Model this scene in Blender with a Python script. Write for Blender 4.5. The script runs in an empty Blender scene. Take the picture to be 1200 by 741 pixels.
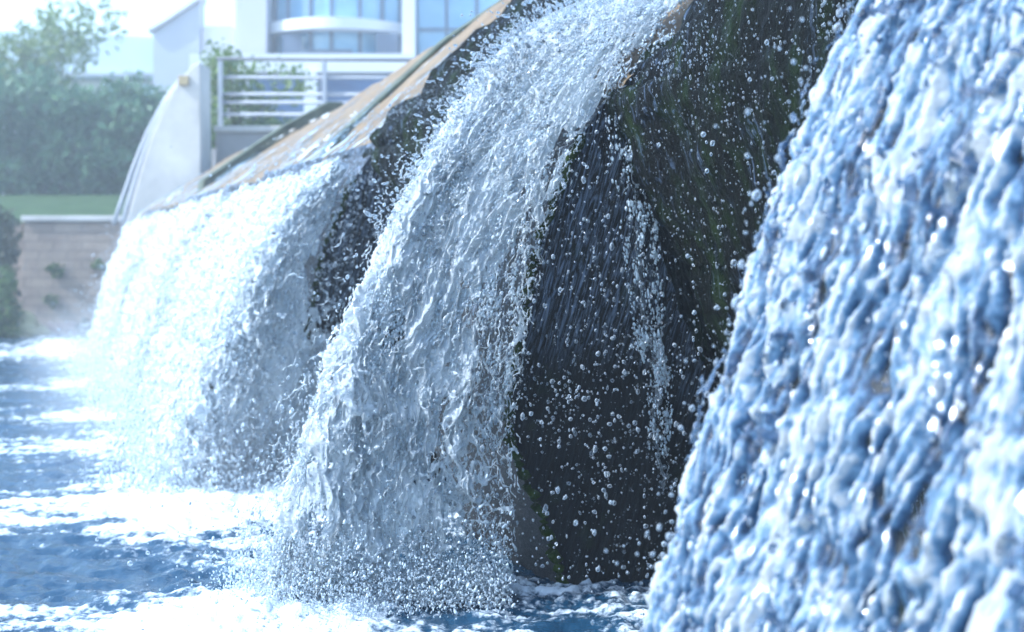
import bpy, bmesh, math, random
import numpy as np
from mathutils import Vector

random.seed(7)
RNG = np.random.default_rng(11)
scene = bpy.context.scene
COL = scene.collection
TH = math.radians(22.0)                 # angle between the view and the long axis of the weir
SN, CS = math.sin(TH), math.cos(TH)
CAM_H = 1.5


def W(r, d, z):
    """a place r metres right of and d metres ahead of the spot where the photographer stands"""
    return (d * SN + r * CS, d * CS - r * SN, z)


# ------------------------------------------------------------------ objects
def tag(o, label=None, cat=None, group=None, kind=None):
    if label: o['label'] = label
    if cat: o['category'] = cat
    if group: o['group'] = group
    if kind: o['kind'] = kind
    return o


def empty(name, loc=(0, 0, 0)):
    o = bpy.data.objects.new(name, None)
    o.location = loc
    o.empty_display_size = .3
    COL.objects.link(o)
    return o


def link_mesh(name, me, mat, parent=None, smooth=True):
    o = bpy.data.objects.new(name, me)
    if mat: me.materials.append(mat)
    if smooth and len(me.polygons):
        me.polygons.foreach_set('use_smooth', np.ones(len(me.polygons), dtype=bool))
    COL.objects.link(o)
    if parent is not None:
        o.parent = parent
        o.matrix_parent_inverse.identity()
        o.location = -Vector(parent.location)
    return o


def np_mesh(name, V, F, attrs=None):
    """V (n,3); F (m,3|4) ints"""
    F = np.asarray(F, dtype=np.int32)
    V = np.asarray(V, dtype=np.float32)
    used = np.zeros(len(V), dtype=bool)
    used[F.ravel()] = True
    if not used.all():
        idx = np.cumsum(used) - 1
        F = idx[F].astype(np.int32)
        V = V[used]
        if attrs: attrs = {k: a[used] for k, a in attrs.items()}
    k = F.shape[1]
    me = bpy.data.meshes.new(name)
    me.vertices.add(len(V)); me.vertices.foreach_set('co', V.ravel())
    me.loops.add(F.size); me.loops.foreach_set('vertex_index', F.ravel())
    me.polygons.add(len(F)); me.polygons.foreach_set('loop_start', np.arange(0, F.size, k, dtype=np.int32))
    for kk, a in (attrs or {}).items():
        at = me.attributes.new(kk, 'FLOAT', 'POINT')
        at.data.foreach_set('value', np.asarray(a, dtype=np.float32).ravel())
    me.update(calc_edges=True)
    me.validate()
    return me


class MB:
    def __init__(self): self.bm = bmesh.new()

    def poly_prism(self, pts2, a, b, conv):
        """pts2 outline swept between a and b; conv(p, q, t) -> world"""
        v0 = [self.bm.verts.new(conv(p, q, a)) for p, q in pts2]
        v1 = [self.bm.verts.new(conv(p, q, b)) for p, q in pts2]
        n = len(pts2)
        self.bm.faces.new(v0[::-1]); self.bm.faces.new(v1)
        for i in range(n):
            self.bm.faces.new((v0[i], v0[(i + 1) % n], v1[(i + 1) % n], v1[i]))
        return self

    def box(self, r0, r1, d0, d1, z0, z1):
        """box square to the view, in r, d, z metres"""
        return self.poly_prism([(r0, d0), (r1, d0), (r1, d1), (r0, d1)], z0, z1, lambda p, q, t: W(p, q, t))

    def tube(self, pts, rad, n=8):
        pts = [Vector(p) for p in pts]
        rings = []
        for i, p in enumerate(pts):
            t = (pts[min(i + 1, len(pts) - 1)] - pts[max(i - 1, 0)]).normalized()
            a = t.cross(Vector((0, 0, 1)))
            if a.length < 1e-3: a = t.cross(Vector((1, 0, 0)))
            a.normalize(); b = t.cross(a)
            rr = rad[i] if hasattr(rad, '__len__') else rad
            rings.append([self.bm.verts.new(p + a * (rr * math.cos(2 * math.pi * k / n)) + b * (rr * math.sin(2 * math.pi * k / n))) for k in range(n)])
        for A, B in zip(rings, rings[1:]):
            for k in range(n):
                self.bm.faces.new((A[k], A[(k + 1) % n], B[(k + 1) % n], B[k]))
        self.bm.faces.new(rings[0][::-1]); self.bm.faces.new(rings[-1])
        return self

    def build(self, name, mat, parent=None, bevel=0, smooth=False):
        bmesh.ops.recalc_face_normals(self.bm, faces=self.bm.faces)
        if bevel:
            bmesh.ops.bevel(self.bm, geom=list(self.bm.edges), offset=bevel, segments=2, affect='EDGES', profile=.6)
        me = bpy.data.meshes.new(name)
        self.bm.to_mesh(me); self.bm.free()
        return link_mesh(name, me, mat, parent, smooth)


# ------------------------------------------------------------------ noise
def _h(ix, iy, seed):
    h = (ix.astype(np.int64) * 374761393 + iy.astype(np.int64) * 668265263 + seed * 1442695041) & 0xffffffff
    h = ((h ^ (h >> 13)) * 1274126177) & 0xffffffff
    h = ((h ^ (h >> 16)) * 2246822519) & 0xffffffff
    return (h ^ (h >> 15)).astype(np.float64) / 4294967295.0


def pn(x, y, seed=0):
    x0 = np.floor(x); y0 = np.floor(y)
    fx = x - x0; fy = y - y0
    ux = fx * fx * fx * (fx * (fx * 6 - 15) + 10); uy = fy * fy * fy * (fy * (fy * 6 - 15) + 10)
    def g(dx, dy):
        a = _h(x0 + dx, y0 + dy, seed) * 6.2831853
        return np.cos(a) * (fx - dx) + np.sin(a) * (fy - dy)
    a = g(0, 0); b = g(1, 0); c = g(0, 1); d = g(1, 1)
    return ((a + (b - a) * ux) * (1 - uy) + (c + (d - c) * ux) * uy) * 1.5


def fbm(x, y, o=4, seed=0, gain=.5, lac=2.03):
    s = np.zeros(np.broadcast(x, y).shape); a = 1.; t = 0.
    for i in range(o):
        s += a * pn(x * lac ** i, y * lac ** i, seed + 17 * i); t += a; a *= gain
    return s / t ** .8


def sst(a, b, x):
    t = np.clip((x - a) / (b - a), 0, 1)
    return t * t * (3 - 2 * t)


# ------------------------------------------------------------------ materials
class NT:
    def __init__(self, name):
        self.m = bpy.data.materials.new(name); self.m.use_nodes = True
        self.t = self.m.node_tree; self.t.nodes.clear()
        self.out = self.n('ShaderNodeOutputMaterial')

    def n(self, typ, **kw):
        nd = self.t.nodes.new(typ)
        for k, v in kw.items():
            if k in ('inp',):
                for a, b in v.items():
                    if hasattr(b, 'is_output') or isinstance(b, bpy.types.NodeSocket): self.t.links.new(b, nd.inputs[a])
                    else: nd.inputs[a].default_value = b
            else: setattr(nd, k, v)
        return nd

    def pos(self): return self.n('ShaderNodeNewGeometry').outputs['Position']

    def mapped(self, vec, scale=(1, 1, 1), rot=(0, 0, 0)):
        return self.n('ShaderNodeMapping', inp={'Vector': vec, 'Scale': scale, 'Rotation': rot}).outputs[0]

    def noise(self, vec, scale, detail=4, rough=.55, dist=0.):
        return self.n('ShaderNodeTexNoise', inp={'Vector': vec, 'Scale': scale, 'Detail': detail, 'Roughness': rough, 'Distortion': dist}).outputs['Fac']

    def ramp(self, fac, stops):
        nd = self.n('ShaderNodeValToRGB', inp={'Fac': fac})
        e = nd.color_ramp.elements
        while len(e) < len(stops): e.new(.5)
        for el, (p, c) in zip(e, stops):
            el.position = p; el.color = (*c, 1) if hasattr(c, '__len__') else (c, c, c, 1)
        return nd.outputs[0]

    def mixc(self, f, a, b, blend='MIX'):
        nd = self.n('ShaderNodeMix', data_type='RGBA', blend_type=blend)
        for i, v in ((0, f), (6, a), (7, b)):
            if isinstance(v, bpy.types.NodeSocket): self.t.links.new(v, nd.inputs[i])
            elif i and len(v) == 3: nd.inputs[i].default_value = (*v, 1)
            else: nd.inputs[i].default_value = v
        return nd.outputs[2]

    def math(self, op, a, b=0., clamp=False):
        nd = self.n('ShaderNodeMath', operation=op, use_clamp=clamp)
        for i, v in ((0, a), (1, b)):
            if isinstance(v, bpy.types.NodeSocket): self.t.links.new(v, nd.inputs[i])
            else: nd.inputs[i].default_value = v
        return nd.outputs[0]

    def bump(self, h, strength=.5, dist=.02, normal=None):
        i = {'Height': h, 'Strength': strength, 'Distance': dist}
        if normal is not None: i['Normal'] = normal
        return self.n('ShaderNodeBump', inp=i).outputs[0]

    def mixs(self, f, a, b):
        nd = self.n('ShaderNodeMixShader')
        for i, v in ((0, f), (1, a), (2, b)):
            if isinstance(v, bpy.types.NodeSocket): self.t.links.new(v, nd.inputs[i])
            else: nd.inputs[i].default_value = v
        return nd.outputs[0]

    def prin(self, **kw):
        d = {}
        for k, v in kw.items():
            k = {'base': 'Base Color', 'rough': 'Roughness', 'normal': 'Normal', 'metal': 'Metallic', 'spec': 'Specular IOR Level', 'ior': 'IOR',
                 'trans': 'Transmission Weight', 'coat': 'Coat Weight', 'coatr': 'Coat Roughness', 'sss': 'Subsurface Weight', 'alpha': 'Alpha'}[k]
            if isinstance(v, tuple) and len(v) == 3: v = (*v, 1)
            d[k] = v
        return self.n('ShaderNodeBsdfPrincipled', inp=d).outputs[0]

    def end(self, sh, vol=None):
        if sh is not None: self.t.links.new(sh, self.out.inputs[0])
        if vol is not None: self.t.links.new(vol, self.out.inputs[1])
        return self.m


def simple(name, base, rough=.7, var=.25, scale=3., bump=.2, bscale=20, metal=0., spec=.4):
    t = NT(name); p = t.pos()
    n = t.noise(p, scale, 5)
    c = t.ramp(n, [(.25, tuple(b * (1 - var) for b in base)), (.75, tuple(min(1, b * (1 + var)) for b in base))])
    nb = t.noise(p, bscale, 5, .6)
    return t.end(t.prin(base=c, rough=rough, metal=metal, spec=spec, normal=t.bump(nb, bump, .02)))


def mat_falls(name, lo=.10, hi=.80, bs=120., clear_to=.30, nzamp=.8, glint=1., deep=None):
    """aerated falling water: white where full of air, elsewhere the blue of shade and reflected sky put into the colour, clear and glossy where it is a thin film"""
    t = NT(name); p = t.pos()
    a = t.n('ShaderNodeAttribute', attribute_name='foam').outputs['Fac']
    nz = t.noise(p, bs, 4, .65)
    fac = t.math('ADD', a, t.math('MULTIPLY', t.math('SUBTRACT', nz, .5), nzamp))
    fac = t.n('ShaderNodeMapRange', interpolation_type='LINEAR', inp={0: fac, 1: lo, 2: hi, 3: 0., 4: 1.}).outputs[0]
    col = t.ramp(fac, deep or [(0, (.05, .16, .40)), (.22, (.16, .38, .70)), (.5, (.55, .75, .94)), (.8, (.86, .93, .98))])  # blue stops put shade and sky reflection into the colour
    nrm = t.bump(t.noise(p, bs * .9, 4, .7), .7, .012)
    dif = t.n('ShaderNodeBsdfDiffuse', inp={'Color': col, 'Normal': nrm}).outputs[0]
    trl = t.n('ShaderNodeBsdfTranslucent', inp={'Color': col, 'Normal': nrm}).outputs[0]
    milk = t.mixs(.52, dif, trl)
    gls = t.n('ShaderNodeBsdfGlossy', inp={'Color': (1, 1, 1, 1), 'Roughness': .13, 'Normal': nrm}).outputs[0]
    fr = t.n('ShaderNodeFresnel', inp={'IOR': 1.4, 'Normal': nrm}).outputs[0]
    milk = t.mixs(t.math('MULTIPLY', fr, glint, True), milk, gls)
    trn = t.n('ShaderNodeBsdfTransparent', inp={'Color': (.72, .86, .97, 1)}).outputs[0]
    clear = t.mixs(t.math('MULTIPLY', fr, 1.8 if glint >= 1 else glint, True), trn, gls)
    al = t.n('ShaderNodeMapRange', interpolation_type='SMOOTHSTEP', inp={0: fac, 1: 0., 2: clear_to, 3: .12, 4: .90}).outputs[0]
    return t.end(t.mixs(al, clear, milk))


def mat_drop(name):
    t = NT(name)
    trn = t.n('ShaderNodeBsdfGlass', inp={'Color': (.93, .97, 1, 1), 'Roughness': .02, 'IOR': 1.33}).outputs[0]
    wh = t.mixs(.5, t.n('ShaderNodeBsdfDiffuse', inp={'Color': (.8, .9, 1, 1)}).outputs[0], t.n('ShaderNodeBsdfTranslucent', inp={'Color': (.8, .9, 1, 1)}).outputs[0])
    gl = t.n('ShaderNodeBsdfGlossy', inp={'Roughness': .08}).outputs[0]
    lw = t.n('ShaderNodeLayerWeight', inp={'Blend': .45}).outputs['Facing']
    base = t.mixs(t.math('ADD', .16, t.math('MULTIPLY', lw, .55)), trn, wh)
    fr = t.n('ShaderNodeFresnel', inp={'IOR': 1.33}).outputs[0]
    return t.end(t.mixs(fr, base, gl))


def mat_pool():
    t = NT('pool_water'); p = t.pos()
    a = t.n('ShaderNodeAttribute', attribute_name='foam').outputs['Fac']
    nz = t.noise(t.mapped(p, (1, 1, 1)), 26, 5, .65)
    fac = t.math('ADD', a, t.math('MULTIPLY', t.math('SUBTRACT', nz, .5), .9))
    fac = t.n('ShaderNodeMapRange', interpolation_type='SMOOTHSTEP', inp={0: fac, 1: .34, 2: .70, 3: 0., 4: 1.}).outputs[0]
    nrm = t.bump(t.noise(p, 32, 4, .6), .35, .02)
    wat = t.prin(base=(.013, .044, .084), rough=.10, ior=1.33, spec=.5, normal=nrm)
    fm = t.prin(base=(.62, .69, .75), rough=.6, normal=t.bump(t.noise(p, 60, 4, .7), .4, .015))
    return t.end(t.mixs(fac, wat, fm))


def mat_weir_stone():
    t = NT('tan_wet_stone'); p = t.pos()
    n = t.noise(t.mapped(p, (.6, 3, .6)), 2.2, 6, .6)
    n2 = t.noise(p, 9, 5, .6)
    c = t.ramp(n, [(.2, (.10, .066, .038)), (.5, (.19, .138, .082)), (.8, (.27, .205, .13))])
    c = t.mixc(t.ramp(n2, [(.45, 0.), (.75, .6)]), c, (.12, .10, .07))
    return t.end(t.prin(base=c, rough=.62, spec=.2, normal=t.bump(t.noise(p, 30, 5, .6), .4, .03)))


def mat_moss():
    t = NT('mossy_wet_stone'); p = t.pos()
    n = t.noise(t.mapped(p, (1, 1, .20)), 8, 7, .7)
    n2 = t.noise(p, 2.6, 4, .6)
    f = t.math('ADD', t.math('MULTIPLY', n, .7), t.math('MULTIPLY', n2, .3))
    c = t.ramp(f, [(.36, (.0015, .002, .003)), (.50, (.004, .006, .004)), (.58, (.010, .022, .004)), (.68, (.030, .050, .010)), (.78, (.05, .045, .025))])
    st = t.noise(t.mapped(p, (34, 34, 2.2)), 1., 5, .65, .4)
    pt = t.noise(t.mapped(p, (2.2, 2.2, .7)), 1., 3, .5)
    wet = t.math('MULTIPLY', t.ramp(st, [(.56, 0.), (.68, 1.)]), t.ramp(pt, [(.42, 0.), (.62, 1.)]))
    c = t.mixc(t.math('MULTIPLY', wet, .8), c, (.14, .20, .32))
    h = t.noise(t.mapped(p, (1, 1, .5)), 42, 6, .75)
    return t.end(t.prin(base=c, rough=.5, spec=.10, normal=t.bump(h, 1., .05)))


def mat_flank():
    """side wall of a buttress: dark stone under a thin running film, streaks leaning with the wall"""
    t = NT('dark_streaked_stone'); p = t.pos()
    q = t.mapped(p, (1, 1, 1), (0, math.radians(-17), 0))
    st = t.noise(t.mapped(q, (58, 20, 6)), 1., 6, .72, 1.6)
    big = t.noise(t.mapped(q, (2.2, 2, 1.2)), 1., 4, .6)
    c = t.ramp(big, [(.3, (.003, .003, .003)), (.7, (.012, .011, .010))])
    film = t.ramp(st, [(.48, 0.), (.62, 1.)])
    zz_ = t.n('ShaderNodeSeparateXYZ', inp={0: p}).outputs[2]
    low = t.math('ADD', zz_, t.math('MULTIPLY', t.math('SUBTRACT', big, .5), 1.6))
    wet = t.n('ShaderNodeMapRange', interpolation_type='SMOOTHSTEP', inp={0: low, 1: .85, 2: 1.45, 3: .05, 4: 1.}).outputs[0]
    c = t.mixc(t.math('MULTIPLY', film, wet), c, (.19, .24, .33))
    moss = t.ramp(t.noise(p, 4.5, 5), [(.60, 0.), (.74, 1.)])
    c = t.mixc(t.math('MULTIPLY', moss, .6), c, (.02, .03, .008))
    return t.end(t.prin(base=c, rough=.4, spec=.16, normal=t.bump(st, .9, .02)))


def mat_leaf(name, a, b, c):
    t = NT(name)
    i = t.n('ShaderNodeAttribute', attribute_name='hue').outputs['Fac']
    col = t.ramp(i, [(0, a), (.5, b), (1, c)])
    d = t.prin(base=col, rough=.5, spec=.3)
    tr = t.n('ShaderNodeBsdfTranslucent', inp={'Color': col}).outputs[0]
    return t.end(t.mixs(.3, d, tr))


M = {}
M['falls'] = mat_falls('falling_water', -.24, .42)
M['falls_near'] = mat_falls('falling_water_clearer', .33, 1.52, 90, .12, .5, 1.3, [(0, (.010, .030, .075)), (.28, (.05, .13, .28)), (.56, (.22, .42, .68)), (.84, (.86, .92, .97))])  # navy stops paint the shade between the ridges into the water
M['falls_far'] = mat_falls('falling_water_frothy', -.05, .50, 60, .45, glint=.9)
M['film'] = mat_falls('running_film', .25, .9, 40, .55, glint=.3)
M['drop'] = mat_drop('water_drops')
t = NT('white_beads')
_w = t.mixs(.4, t.n('ShaderNodeBsdfDiffuse', inp={'Color': (.80, .90, .98, 1)}).outputs[0], t.n('ShaderNodeBsdfTranslucent', inp={'Color': (.80, .90, .98, 1)}).outputs[0])
M['bead'] = t.end(t.mixs(t.n('ShaderNodeFresnel', inp={'IOR': 1.45}).outputs[0], _w, t.n('ShaderNodeBsdfGlossy', inp={'Roughness': .1}).outputs[0]))
M['pool'] = mat_pool()
M['stone'] = mat_weir_stone()
M['moss'] = mat_moss()
M['flank'] = mat_flank()
M['algae'] = simple('algae_stone', (.085, .10, .075), .7, .5, 5, .5, 20, 0, .15)
M['lipmoss'] = simple('bright_moss', (.030, .050, .008), .9, .6, 14, 1., 60, 0, .05)
M['pier'] = simple('pale_concrete', (.52, .50, .47), .8, .22, 1.6, .3)
M['deck'] = simple('grey_concrete', (.34, .33, .33), .8, .2, 2)
M['steel'] = simple('galvanised_steel', (.36, .38, .42), .6, .1, 6, .05, 30, .15)
M['dsteel'] = simple('dark_handrail_paint', (.10, .11, .13), .45, .1, 6, .05)
M['render'] = simple('pale_render', (.50, .49, .53), .8, .05, .5, .1)
M['white'] = simple('white_panel', (.66, .67, .69), .6, .04, .6, .05)
M['gable'] = simple('grey_cladding', (.36, .39, .46), .6, .05, .5, .05)
M['fascia'] = simple('pale_blue_cladding', (.50, .60, .68), .5, .04, .4, .05)
M['frame'] = simple('dark_window_frame', (.10, .13, .19), .5, .1, 3, .05)
M['blind'] = simple('blue_spandrel', (.13, .19, .34), .4, .15, 1.2, .05)
M['glass'] = None
t = NT('window_glass'); p = t.pos()
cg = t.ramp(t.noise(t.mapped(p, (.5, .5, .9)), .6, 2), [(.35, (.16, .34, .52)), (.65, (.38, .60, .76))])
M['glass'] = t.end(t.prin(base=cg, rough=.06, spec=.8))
t = NT('dark_blue_glass'); p = t.pos()
cg = t.ramp(t.noise(t.mapped(p, (.6, .6, 2)), .8, 2), [(.3, (.012, .04, .13)), (.7, (.04, .11, .26))])
M['dglass'] = t.end(t.prin(base=cg, rough=.12, spec=.25))
t = NT('coursed_stone_wall'); p = t.pos()
q = t.mapped(p, (1, 1, 1), (0, 0, TH))
qx = t.n('ShaderNodeSeparateXYZ', inp={0: q}).outputs
qq = t.n('ShaderNodeCombineXYZ', inp={0: qx[0], 1: qx[2], 2: 0.}).outputs[0]
br = t.n('ShaderNodeTexBrick', inp={'Vector': qq, 'Scale': 1., 'Mortar Size': .018, 'Brick Width': .62, 'Row Height': .2, 'Color1': (.36, .28, .22, 1), 'Color2': (.24, .185, .15, 1), 'Mortar': (.12, .11, .10, 1)})
c = t.mixc(.6, br.outputs[0], t.ramp(t.noise(p, 1.7, 5), [(.3, (.18, .14, .11)), (.7, (.36, .29, .235))]))
M['wall'] = t.end(t.prin(base=c, rough=.85, normal=t.bump(t.noise(p, 14, 5), .6, .04)))
t = NT('lawn_turf'); p = t.pos()
c = t.ramp(t.noise(p, 1.5, 6, .7), [(.3, (.030, .060, .020)), (.7, (.075, .125, .045))])
M['lawn'] = t.end(t.prin(base=c, rough=.9, spec=.1, normal=t.bump(t.noise(p, 25, 4, .7), 1, .06)))
M['earth'] = simple('bank_earth', (.11, .10, .075), .95, .4, .8, .5, 6)
M['rock'] = simple('lichen_rock', (.26, .25, .13), .85, .4, 2.5, .7, 8)
M['rock2'] = simple('reddish_rock', (.24, .16, .14), .85, .3, 2.5, .7, 8)
M['bark'] = simple('bark', (.10, .075, .055), .9, .3, 5, .6)
M['leafd'] = mat_leaf('dark_leaves', (.045, .10, .055), (.085, .175, .085), (.14, .24, .11))
M['leafm'] = mat_leaf('green_leaves', (.03, .06, .015), (.07, .13, .03), (.13, .19, .05))
M['leafl'] = mat_leaf('light_leaves', (.08, .13, .03), (.14, .21, .05), (.22, .27, .08))
M['leafo'] = mat_leaf('olive_leaves', (.035, .045, .022), (.065, .075, .035), (.11, .11, .05))

# ------------------------------------------------------------------ the weir
YB = np.array([-6., 5.8, 9.4, 14., 24.6]); XBV = np.array([2.9, 2.9, 2.80, 2.9, 3.15])


def brow(y): return np.interp(y, YB, XBV)


def crest(y, x):
    """extra height of the crest over the nearer bays; x is measured up the slope from the brow"""
    return .34 * np.interp(y, [11.2, 17.5], [1., 0.]) * np.clip((np.asarray(x) - .1) / 1.5, 0, 1)


def catmull(P, n):
    """P (m, ..., 3) resampled along axis 0 to n"""
    m = P.shape[0]
    s = np.linspace(0, m - 1, n); i = np.clip(np.floor(s).astype(int), 0, m - 2); f = (s - i).reshape((-1,) + (1,) * (P.ndim - 1))
    p0 = P[np.maximum(i - 1, 0)].copy(); p1 = P[i]; p2 = P[i + 1]; p3 = P[np.minimum(i + 2, m - 1)].copy()
    e0 = (i == 0); e3 = (i == m - 2)
    p0[e0] = 2 * p1[e0] - p2[e0]; p3[e3] = 2 * p2[e3] - p1[e3]
    return .5 * ((2 * p1) + (-p0 + p2) * f + (2 * p0 - 5 * p1 + 4 * p2 - p3) * f ** 2 + (-p0 + 3 * p1 - 3 * p2 + p3) * f ** 3)


def grid_faces(nu, nv):
    a = np.arange(nu * nv).reshape(nu, nv)
    return np.stack([a[:-1, :-1], a[1:, :-1], a[1:, 1:], a[:-1, 1:]], -1).reshape(-1, 4)


def normals(P):
    du = np.gradient(P, axis=0); dv = np.gradient(P, axis=1)
    n = np.cross(du, dv); n /= np.linalg.norm(n, axis=-1, keepdims=True) + 1e-9
    du /= np.linalg.norm(du, axis=-1, keepdims=True) + 1e-9
    dv /= np.linalg.norm(dv, axis=-1, keepdims=True) + 1e-9
    return n, du, dv


def rough_profile(name, prof, y0, y1, step, mat, parent, amp, freq, seed, follow=True, nprof=60, prof2=None, blend=None):
    """a profile (x relative to the brow, z) swept along the weir and roughened"""
    pr = catmull(np.array([(x, 0, z) for x, z in prof], float), nprof)
    ys = np.linspace(y0, y1, max(2, int((y1 - y0) / step)))
    P = np.zeros((len(ys), nprof, 3))
    P[..., 0] = pr[None, :, 0] + (brow(ys)[:, None] if follow else 2.9)
    P[..., 1] = ys[:, None]; P[..., 2] = pr[None, :, 2] + (crest(ys[:, None], pr[None, :, 0]) if y0 > 6 else 0)
    if prof2:    # the section changes along the weir
        p2 = catmull(np.array([(x, 0, z) for x, z in prof2], float), nprof)
        k = sst(blend[0], blend[1], ys)[:, None]
        P[..., 0] += k * (p2[None, :, 0] - pr[None, :, 0]); P[..., 2] += k * (p2[None, :, 2] - pr[None, :, 2])
    n, _, _ = normals(P)
    sv = np.concatenate([[0], np.cumsum(np.linalg.norm(np.diff(pr, axis=0), axis=1))])
    dsp = fbm(P[..., 1] * freq, np.broadcast_to(sv[None] * freq, P.shape[:2]), 5, seed, .55) * amp
    P += n * dsp[..., None]
    return link_mesh(name, np_mesh(name, P.reshape(-1, 3), grid_faces(len(ys), nprof)), mat, parent)


weir = empty('weir', (4.0, 10.0, 0))
tag(weir, 'long sloping stone weir with dark mossy overhanging face behind the falling water', 'weir')
for ya, yb in ((-4, 2.9), (5.86, 7.42), (9.38, 24.6)):
    rough_profile('apron', [(4.2, 3.40), (2.3, 3.50), (1.8, 3.47), (1.2, 3.14), (.6, 2.74), (.1, 2.40), (.0, 2.30)], ya, yb, .06, M['stone'], weir, .05, 1.6, 3)
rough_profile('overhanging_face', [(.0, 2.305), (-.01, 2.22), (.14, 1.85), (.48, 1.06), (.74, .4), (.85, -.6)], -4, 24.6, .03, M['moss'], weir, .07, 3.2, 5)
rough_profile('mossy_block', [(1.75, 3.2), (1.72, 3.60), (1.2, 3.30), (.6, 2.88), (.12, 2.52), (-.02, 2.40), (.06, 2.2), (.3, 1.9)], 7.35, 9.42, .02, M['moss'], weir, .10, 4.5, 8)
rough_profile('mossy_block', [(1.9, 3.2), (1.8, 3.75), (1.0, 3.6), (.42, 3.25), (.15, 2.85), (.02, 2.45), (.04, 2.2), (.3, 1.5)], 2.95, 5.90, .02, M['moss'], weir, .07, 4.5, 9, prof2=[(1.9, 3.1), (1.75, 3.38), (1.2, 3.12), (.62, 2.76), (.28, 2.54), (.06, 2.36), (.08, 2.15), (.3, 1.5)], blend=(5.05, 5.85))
FL = [(2.95, 2.36), (2.76, 2.10), (2.55, 1.60), (2.487, 1.31), (2.40, .85), (2.445, .61), (2.57, .34), (2.68, .0), (2.75, -.5), (3.85, -.5), (3.75, 0), (3.42, 1.06)]


def buttress(y0, y1, dx, fz=1.):
    """the stone nose each fall runs over: two flat side walls and a rounded mossy nose"""
    pts = [(x + dx, z) for x, z in FL]
    b = MB().poly_prism(pts, y0, y1, lambda p, q, t: (p, t, q)).build('buttress', M['flank'], weir)
    n = len(b.data.polygons)
    # moss creeping round the lip of the nose
    lip = catmull(np.array([(x, 0, z) for x, z in pts[1:8]], float), 90)
    mo = MB()
    rad = [.016 + .014 * random.random() for _ in range(90)]
    mo.tube([(p[0] - .004 + .012 * math.sin(i * 1.3), y0 + .012, p[2]) for i, p in enumerate(lip)], rad, 7)
    mo.build('moss_edge', M['lipmoss'], b, smooth=True).location = (0, 0, 0)
    return b


BUTT = [(.0, 2.55, 0), (5.96, 7.3, 0), (9.45, 13.2, -.10), (14.8, 18.3, 0.02), (19.4, 23.4, .18)]
for y0, y1, dx in BUTT: buttress(y0, y1, dx)


def divider(y, w, h, x0=.12, x1=2.0):
    """low kerb running up the apron between two bays"""
    xb = float(brow(y))
    m = MB()
    pts = [(xb + x0, 2.36), (xb + x0 + .05, 2.44 + h), (xb + 1.2, 3.16 + h), (xb + x1 - .2, 3.50 + h), (xb + x1, 3.50 + h), (xb + x1, 3.3), (xb + .6, 2.65)]
    pts = [(x, z + float(crest(y, x - xb))) for x, z in pts]
    m.poly_prism(pts, y - w / 2, y + w / 2, lambda p, q, t: (p, t, q))
    return m.build('divider', M['algae'], weir, bevel=.02)


divider(11.6, .22, .05)
divider(18.6, .42, .16)

# ------------------------------------------------------------------ falling water


def loft(ctrl, nu, nv):
    P = np.array(ctrl, float)
    P = catmull(P, nu)
    P = catmull(np.swapaxes(P, 0, 1), nv)
    return np.swapaxes(P, 0, 1)


def arcs(P):
    nu, nv = P.shape[:2]
    su = np.zeros((nu, nv)); sv = np.zeros((nu, nv))
    mid = P[:, nv * 2 // 3]
    su[:] = np.concatenate([[0], np.cumsum(np.linalg.norm(np.diff(mid, axis=0), axis=1))])[:, None]
    sv[:, 1:] = np.cumsum(np.linalg.norm(np.diff(P, axis=1), axis=2), axis=1)
    return su, sv


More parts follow.
